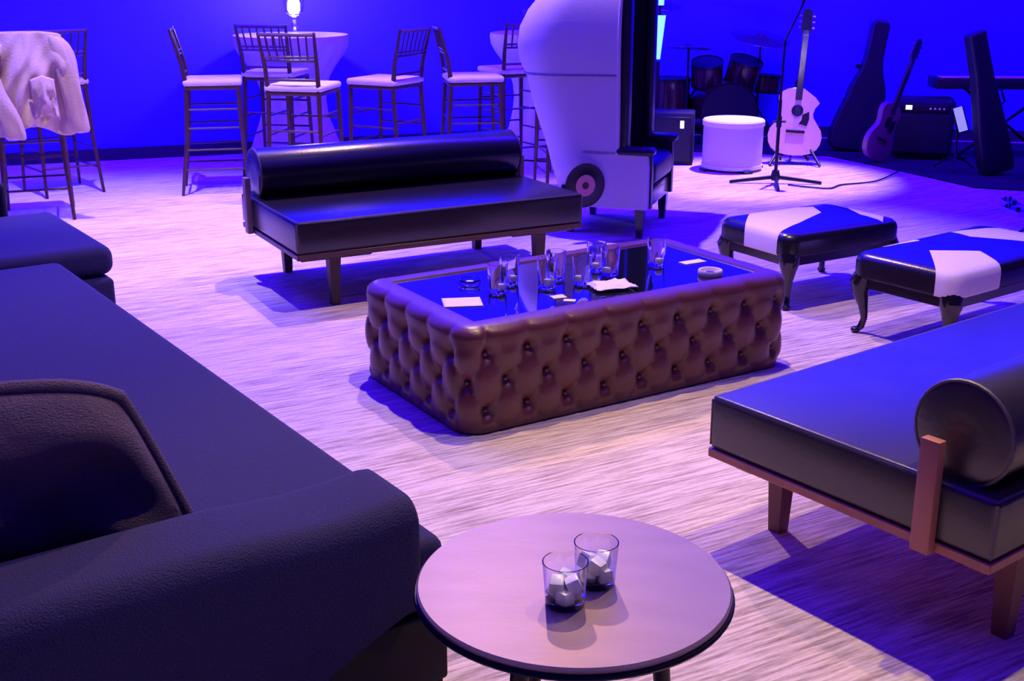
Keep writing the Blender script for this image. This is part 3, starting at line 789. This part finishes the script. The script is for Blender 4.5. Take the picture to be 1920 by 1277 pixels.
# ------------------------------------------------------------------ guitars
def guitar_outline(cut=True, n=64, sc=1.0):
    # half widths by height; z 0..0.49
    hw = [(0, 0.0), (0.005, 0.07), (0.02, 0.125), (0.05, 0.165), (0.09, 0.188), (0.14, 0.196), (0.19, 0.185), (0.24, 0.150), (0.28, 0.122), (0.31, 0.115), (0.35, 0.126), (0.39, 0.142), (0.43, 0.142), (0.46, 0.120), (0.48, 0.08), (0.488, 0.03)]
    L = [(-w_, z) for z, w_ in hw]
    Rr = []
    for z, w_ in hw:
        if cut and z > 0.37: 
            w_ = {0.39: 0.156, 0.43: 0.120, 0.46: 0.075, 0.48: 0.045, 0.488: 0.03}[z]
        Rr.append((w_, z))
    return [(a * sc, b * sc) for a, b in L + list(reversed(Rr))[:-1]]
def guitar(label, loc, rot, top, side='black_lacquer', sc=1.0, depth=0.10, cut=True, name='acoustic_guitar'):
    t = thing(name, label, 'guitar', loc, 0, None, rot)
    ol = guitar_outline(cut, sc=sc)
    bm = B(); prism(bm, ol, 0.0, depth); soften(obj('body', bm, side, t), 0.006)
    bm = B(); prism(bm, [(a * 0.985, b * 0.985 + 0.003) for a, b in ol], -0.004, -0.0005); obj('soundboard', bm, top, t)
    bm = B(); lathe(bm, [(0, 0), (0.047, 0), (0.047, 0.001), (0, 0.001)], 28, close=False)
    for v in bm.verts: v.co = Vector((v.co.x, -0.0055 - v.co.z, v.co.y + 0.325 * sc))
    obj('sound_hole', bm, 'dark_plastic', t)
    bm = B(); prism(bm, [(0.045, 0.335), (0.095, 0.36), (0.10, 0.30), (0.085, 0.245), (0.02, 0.26), (0.04, 0.29)], -0.0068, -0.0050); obj('pickguard', bm, 'dark_plastic', t)
    bm = B(); box(bm, -0.075, 0.075, -0.014, -0.005, 0.165 * sc, 0.185 * sc, 0.002, 1); obj('bridge', bm, 'dark_plastic', t)
    bm = B(); box(bm, -0.026, 0.026, -0.016, 0.012, 0.40 * sc, 0.86 * sc, 0.004, 1); nk = obj('neck', bm, 'dark_neck', t)
    bm = B(); prism(bm, [(-0.026, 0.855 * sc), (0.026, 0.855 * sc), (0.042, 0.90 * sc), (0.036, 1.03 * sc), (0, 1.045 * sc), (-0.036, 1.03 * sc), (-0.042, 0.90 * sc)], -0.010, 0.008); obj('headstock', bm, 'dark_plastic', nk)
    for s in (-1, 1):
        for k in range(3):
            bm = B(); tube(bm, [(s * 0.036, 0, (0.91 + 0.04 * k) * sc), (s * 0.062, 0, (0.91 + 0.04 * k) * sc)], [0.004, 0.010], 8); obj('tuning_peg', bm, 'chrome', nk)
    bm = B()
    for k in range(6): x = -0.018 + 0.0072 * k; tube(bm, [(x, -0.017, 0.175 * sc), (x, -0.0185, 0.89 * sc)], 0.0005, 4)
    obj('strings', bm, 'chrome', t)
    return t
guitar('acoustic guitar with pale wooden top on a stand near the blue wall', (2.29, 9.80, 0.075), (R(-8), R(3), R(-8)), 'spruce', sc=1.12)
t = thing('guitar_stand', 'black floor stand carrying the pale-topped acoustic guitar', 'stand', (2.31, 9.84, 0), R(-8))
for a in ((-0.2, -0.14), (0.2, -0.14), (0.0, 0.30)):
    bm = B(); tube(bm, [(a[0] * 0.1, 0.14, 0.30), (a[0], a[1], 0.012)], 0.012, 8); obj('leg', bm, 'dark_metal', t)
bm = B(); tube(bm, [(0, 0.14, 0.28), (0, 0.20, 0.66)], 0.012, 8); obj('pole', bm, 'dark_metal', t)
bm = B()
for s in (-1, 1): tube(bm, [(0, 0.14, 0.10), (s * 0.10, 0.08, 0.055), (s * 0.11, -0.05, 0.045), (s * 0.11, -0.06, 0.075)], 0.010, 8)
obj('cradle', bm, 'dark_metal', t)

# microphone stand in front of it
t = thing('microphone_stand', 'black microphone stand with flat feet in front of the acoustic guitar', 'stand', (1.975, 8.95, 0), 0)
bm = B(); tube(bm, [(0, 0, 0.035), (0, 0, 0.62)], 0.013, 10); tube(bm, [(0, 0, 0.6), (0.005, 0, 1.05)], 0.009, 8); obj('pole', bm, 'dark_metal', t)
for a in (178, 352, 262):
    bm = B(); tube(bm, [(0, 0, 0.05), (0.34 * math.cos(R(a)), 0.34 * math.sin(R(a)), 0.012)], [0.016, 0.012], 8); obj('leg', bm, 'dark_metal', t)
bm = B(); lathe(bm, [(0.0, 0.02), (0.03, 0.025), (0.035, 0.06), (0.025, 0.10), (0.0, 0.11)], 14, close=False); obj('hub', bm, 'dark_plastic', t)
bm = B(); tube(bm, [(-0.05, 0, 0.46), (0.05, 0, 0.46)], 0.008, 6); lathe(bm, [(0.02, 0.42), (0.02, 0.50)], 12); obj('clutch', bm, 'dark_plastic', t)
bm = B(); tube(bm, [(0.0, 0.0, 1.03), (0.02, 0.02, 1.07), (0.13, 0.05, 1.30)], 0.008, 8); obj('boom', bm, 'dark_metal', t)
t = thing('microphone', 'silver-headed microphone at the top of the microphone stand', 'microphone', (2.10, 9.0, 1.30), 0, None, (0, R(18), 0))
bm = B(); lathe(bm, [(0, 0), (0.012, 0), (0.018, 0.10), (0, 0.10)], 14, close=False); obj('handle', bm, 'dark_plastic', t)
bm = B(); lathe(bm, [(0, 0.10), (0.024, 0.105), (0.028, 0.13), (0.022, 0.155), (0, 0.165)], 16, close=False); obj('grille', bm, 'chrome', t)

# ------------------------------------------------------------------ drum kit
def drum(parent, name, loc, r, d, rot, m='drum_red'):
    bm = B(); lathe(bm, [(r, -d / 2), (r, d / 2)], 36); o = obj(name, bm, m, parent)
    o.location = loc; o.rotation_euler = rot
    bm = B()
    for z in (-d / 2, d / 2): lathe(bm, [(r * 1.0, z - 0.012), (r * 1.03, z - 0.012), (r * 1.03, z + 0.012), (r * 1.0, z + 0.012)], 36, close=False)
    for k in range(6):
        a = 2 * PI * k / 6; tube(bm, [(r * 1.025 * math.cos(a), r * 1.025 * math.sin(a), -d / 2), (r * 1.025 * math.cos(a), r * 1.025 * math.sin(a), d / 2)], 0.005, 6)
    obj('hoop', bm, 'dark_metal', o)
    bm = B(); lathe(bm, [(0, d / 2 + 0.003), (r * 0.99, d / 2 + 0.003), (r * 0.99, d / 2 + 0.006), (0, d / 2 + 0.006)], 36, close=False); obj('drum_head', bm, 'dark_plastic', o)
    return o
t = thing('drum_kit', 'dark red drum kit in shadow behind the white drum-shaped table', 'drum kit', (1.95, 11.0, 0.012), R(10))
drum(t, 'bass_drum', (-0.05, 0, 0.29), 0.26, 0.40, (R(90), 0, 0))
drum(t, 'tom', (-0.20, 0.02, 0.62), 0.14, 0.20, (R(18), R(-8), 0)); drum(t, 'tom', (0.14, 0.02, 0.62), 0.15, 0.22, (R(18), R(8), 0))
drum(t, 'floor_tom', (-0.50, 0.18, 0.38), 0.19, 0.36, (0, 0, 0)); drum(t, 'snare_drum', (0.42, 0.25, 0.50), 0.17, 0.14, (0, R(5), 0))
def cym(name, x, y, z, r, tilt):
    bm = B(); tube(bm, [(x, y, 0.02), (x, y, z - 0.01)], 0.011, 8)
    for k in range(3): a = 2 * PI * k / 3; tube(bm, [(x, y, 0.30), (x + 0.22 * math.cos(a), y + 0.22 * math.sin(a), 0.01)], 0.008, 6)
    s = obj('cymbal_stand', bm, 'dark_metal', t)
    bm = B(); lathe(bm, [(0, 0.03), (0.03, 0.028), (0.05, 0.010), (r, -0.012), (r, -0.015), (0.05, 0.006), (0, 0.02)], 40, close=False)
    c = obj('cymbal', bm, 'brass', s); c.location = (x, y, z); c.rotation_euler = (R(tilt), R(4), 0)
cym('cymbal', 0.30, 0.05, 0.93, 0.27, 14); cym('cymbal', -0.42, -0.10, 0.86, 0.20, -6); cym('cymbal', -0.62, 0.25, 1.22, 0.23, 10)
t = thing('light_tube', 'upright glowing cyan light tube at the edge of the hooded chair', 'lamp', (1.235, 10.40, 0))
bm = B(); lathe(bm, [(0, 0), (0.13, 0), (0.13, 0.015), (0.02, 0.03), (0.016, 0.78), (0, 0.78)], 20, close=False); obj('stand', bm, 'dark_metal', t)
bm = B(); tube(bm, [(0, 0, 0.80), (0.008, 0, 0.96), (0.016, 0, 1.16)], [0.018, 0.026, 0.038], 12); obj('tube', bm, 'tube_glow', t)
bm = B(); lathe(bm, [(0.035, 1.24), (0.035, 1.30)], 12); obj('upper_tube', bm, 'tube_glow', t)
bm = B(); lathe(bm, [(0.038, 1.16), (0.012, 1.17), (0.012, 1.24), (0.038, 1.24)], 12); obj('joint', bm, 'dark_metal', t)
# little stool with a small glass near the kit
t = thing('speaker_box', 'black speaker box between hooded chair and drum kit', 'speaker', (1.33, 9.95, 0), R(-10))
bm = B(); box(bm, -0.17, 0.17, -0.15, 0.15, 0.0, 0.42, 0.012, 2); obj('cabinet', bm, 'amp_cloth', t)
bm = B(); box(bm, -0.15, 0.15, -0.156, -0.150, 0.03, 0.39, 0.004, 1); obj('grille', bm, 'dark_plastic', t)
bm = B(); box(bm, 0.06, 0.09, -0.160, -0.156, 0.30, 0.36); obj('badge', bm, 'led_white', t)

# ------------------------------------------------------------------ amp, cases, keyboard
t = thing('guitar_case', 'tall black guitar case standing tilted against the blue wall', 'case', (2.98, 10.42, 0.012), 0, None, (R(-6), R(8), R(-6)))
bm = B()
ol = [(-0.19, 0.0), (-0.235, 0.06), (-0.24, 0.18), (-0.20, 0.34), (-0.165, 0.44), (-0.15, 0.55), (-0.10, 0.68), (-0.075, 0.80), (-0.075, 1.08), (-0.05, 1.12), (0.05, 1.12), (0.075, 1.08), (0.075, 0.80), (0.10, 0.68), (0.15, 0.55), (0.165, 0.44), (0.20, 0.34), (0.24, 0.18), (0.235, 0.06), (0.19, 0.0)]
prism(bm, ol, 0, 0.16); soften(obj('shell', bm, 'dark_plastic', t), 0.02, 3)
bm = B(); tube(bm, [(0.24, 0.08, 0.20), (0.275, 0.08, 0.22), (0.27, 0.08, 0.32), (0.215, 0.08, 0.335)], 0.010, 8); obj('handle', bm, 'dark_metal', t)
for z in (0.10, 0.40, 0.70):
    bm = B(); box(bm, -0.245 + z * 0.16, -0.205 + z * 0.18, 0.06, 0.10, z, z + 0.035); obj('latch', bm, 'dark_metal', t)
guitar('dusky pink electric guitar leaning between the tall case and the black amplifier', (2.97, 9.84, 0.035), (R(-9), R(19), R(42)), 'guitar_pink', 'guitar_pink', 0.98, 0.045, False, 'electric_guitar').rotation_mode = 'ZYX'
t = thing('amplifier', 'squat black amplifier with one bright indicator beside the pink guitar', 'amplifier', (3.46, 10.12, 0.012), R(-16))
bm = B(); box(bm, -0.27, 0.22, -0.14, 0.16, 0.02, 0.50, 0.05, 4); obj('cabinet', bm, 'amp_cloth', t)
bm = B(); box(bm, -0.24, 0.19, -0.146, -0.141, 0.06, 0.37, 0.006, 1); obj('grille', bm, 'dark_plastic', t)
bm = B(); box(bm, -0.22, 0.17, -0.150, -0.142, 0.40, 0.45, 0.003, 1); pn = obj('panel', bm, 'dark_metal', t)
bm = B(); box(bm, -0.175, -0.125, -0.153, -0.1505, 0.412, 0.447); obj('indicator', bm, 'led_white', pn)
for k in range(4):
    bm = B(); tube(bm, [(0.02 + 0.035 * k, -0.150, 0.425), (0.02 + 0.035 * k, -0.163, 0.425)], 0.009, 10); obj('knob', bm, 'chrome', pn)
for x in (-0.22, 0.17):
    for y in (-0.10, 0.12):
        bm = B(); lathe(bm, [(0.02, 0), (0.02, 0.021)], 10, (x, y)); obj('foot', bm, 'dark_plastic', t)
t = thing('keyboard', 'long black keyboard on a stand at the right, crossing the frame edge', 'keyboard', (4.10, 10.1, 0), R(-4))
bm = B(); box(bm, -0.62, 0.68, -0.14, 0.14, 0.59, 0.68, 0.012, 2); kb = obj('case', bm, 'dark_plastic', t)
bm = B()
for k in range(36): box(bm, -0.58 + 0.0335 * k, -0.549 + 0.0335 * k, -0.135, -0.01, 0.681, 0.688)
obj('keys', bm, 'drum_head', kb, False)
t2 = thing('keyboard_stand', 'black folding stand under the long black keyboard', 'stand', (4.10, 10.1, 0.012), R(-4))
for s in (-1, 1):
    bm = B(); tube(bm, [(-0.35 * s, 0.05 * s, 0.585), (0.35 * s, 0.05 * s, 0.03)], 0.013, 8); obj('strut', bm, 'dark_metal', t2)
    bm = B(); tube(bm, [(0.35 * s, -0.2, 0.018), (0.35 * s, 0.2, 0.018)], 0.015, 8); obj('foot', bm, 'dark_metal', t2)
t = thing('bass_case', 'dark narrow instrument case leaning in front of the keyboard', 'case', (3.76, 9.20, 0.035), 0, None, (R(-4), R(-14), R(8)))
bm = B(); prism(bm, [(-0.11, 0.0), (-0.125, 0.10), (-0.115, 0.32), (-0.09, 0.55), (-0.072, 0.75), (-0.068, 1.08), (0.062, 1.10), (0.075, 0.75), (0.095, 0.55), (0.12, 0.32), (0.135, 0.10), (0.12, 0.0)], 0.0, 0.13); soften(obj('shell', bm, 'dark_plastic', t), 0.02, 3)
bm = B(); tube(bm, [(0.11, 0.06, 0.50), (0.15, 0.06, 0.52), (0.135, 0.06, 0.62), (0.09, 0.06, 0.62)], 0.009, 8); obj('handle', bm, 'dark_metal', t)
# music stand with sheet
t = thing('music_stand', 'small music stand holding a white sheet left of the dark leaning case', 'stand', (3.50, 9.48, 0.012), R(10))
bm = B(); tube(bm, [(0, 0, 0.02), (0, 0, 0.36)], 0.009, 8)
for k in range(3): a = 2 * PI * k / 3; tube(bm, [(0, 0, 0.14), (0.17 * math.cos(a), 0.17 * math.sin(a), 0.01)], 0.007, 6)
obj('pole', bm, 'dark_metal', t)
bm = B(); box(bm, -0.05, 0.05, -0.006, 0.006, -0.10, 0.10, 0.002, 1, Matrix.Translation((0, -0.015, 0.40)) @ Matrix.Rotation(R(-14), 4, 'Y') @ Matrix.Rotation(R(-15), 4, 'X')); obj('desk', bm, 'dark_metal', t)
bm = B(); box(bm, -0.036, 0.036, -0.011, -0.0065, -0.095, 0.095, 0, 1, Matrix.Translation((0, -0.015, 0.40)) @ Matrix.Rotation(R(-14), 4, 'Y') @ Matrix.Rotation(R(-15), 4, 'X')); o = obj('desk_sheet', bm, 'sheet_glow', t, False); o['label'] = 'white sheet of paper'
t = thing('bass_amplifier', 'large black amplifier at the right frame edge under the keyboard', 'amplifier', (4.12, 9.02, 0.012), R(-12))
bm = B(); box(bm, -0.19, 0.42, -0.18, 0.18, 0.0, 0.40, 0.02, 2); obj('cabinet', bm, 'amp_cloth', t)
bm = B(); box(bm, -0.16, 0.39, -0.187, -0.181, 0.03, 0.37, 0.004, 1); obj('grille', bm, 'dark_plastic', t)
# effects pedals and a coil of cable at the right edge
t = thing('effects_pedal', 'small metal effects pedal on the floor at the right frame edge', 'pedal', (3.38, 8.02, 0), R(15), 'pedals at the right edge')
bm = B(); prism(bm, [(-0.07, 0.0), (0.07, 0.0), (0.07, 0.055), (-0.07, 0.03)], -0.045, 0.045, 'yz'); obj('housing', bm, 'chrome', t)
bm = B(); lathe(bm, [(0.014, 0.035), (0.014, 0.055)], 12, (0, -0.03)); obj('footswitch', bm, 'dark_metal', t)
for k in range(2):
    bm = B(); lathe(bm, [(0.009, 0.045), (0.009, 0.068)], 10, (-0.02 + 0.04 * k, 0.045)); obj('knob', bm, 'dark_plastic', t)
dup(t, (3.30, 7.78, 0), R(35), 'metal effects pedal nearer the benches at the right frame edge')
def cable(name, pts, m, label, r=0.006):
    bm = B(); P = []
    for i in range(len(pts) - 1):
        p0 = Vector(pts[max(0, i - 1)]); p1 = Vector(pts[i]); p2 = Vector(pts[i + 1]); p3 = Vector(pts[min(len(pts) - 1, i + 2)])
        for k in range(8):
            u = k / 8; P.append(0.5 * ((2 * p1) + (-p0 + p2) * u + (2 * p0 - 5 * p1 + 4 * p2 - p3) * u * u + (-p0 + 3 * p1 - 3 * p2 + p3) * u ** 3))
    P.append(Vector(pts[-1])); tube(bm, P, r, 6)
    return tag(obj(name, bm, m), label, 'cable')
loop = [(2.92 + 0.10 * math.cos(a) + 0.01 * a, 7.05 + 0.17 * math.sin(a), 0.008) for a in [0.5 * k for k in range(0, 15)]]
cable('cable', loop + [(3.2, 7.35, 0.008), (3.35, 7.7, 0.008)], 'dark_plastic', 'thin dark cable looped on the floor behind the right bench')
cable('cable', [(2.05, 8.85, 0.008), (2.30, 8.70, 0.008), (2.45, 8.85, 0.008), (2.75, 9.0, 0.010), (3.05, 9.4, 0.022)], 'dark_plastic', 'dark cable running from the microphone stand towards the dark stage floor')
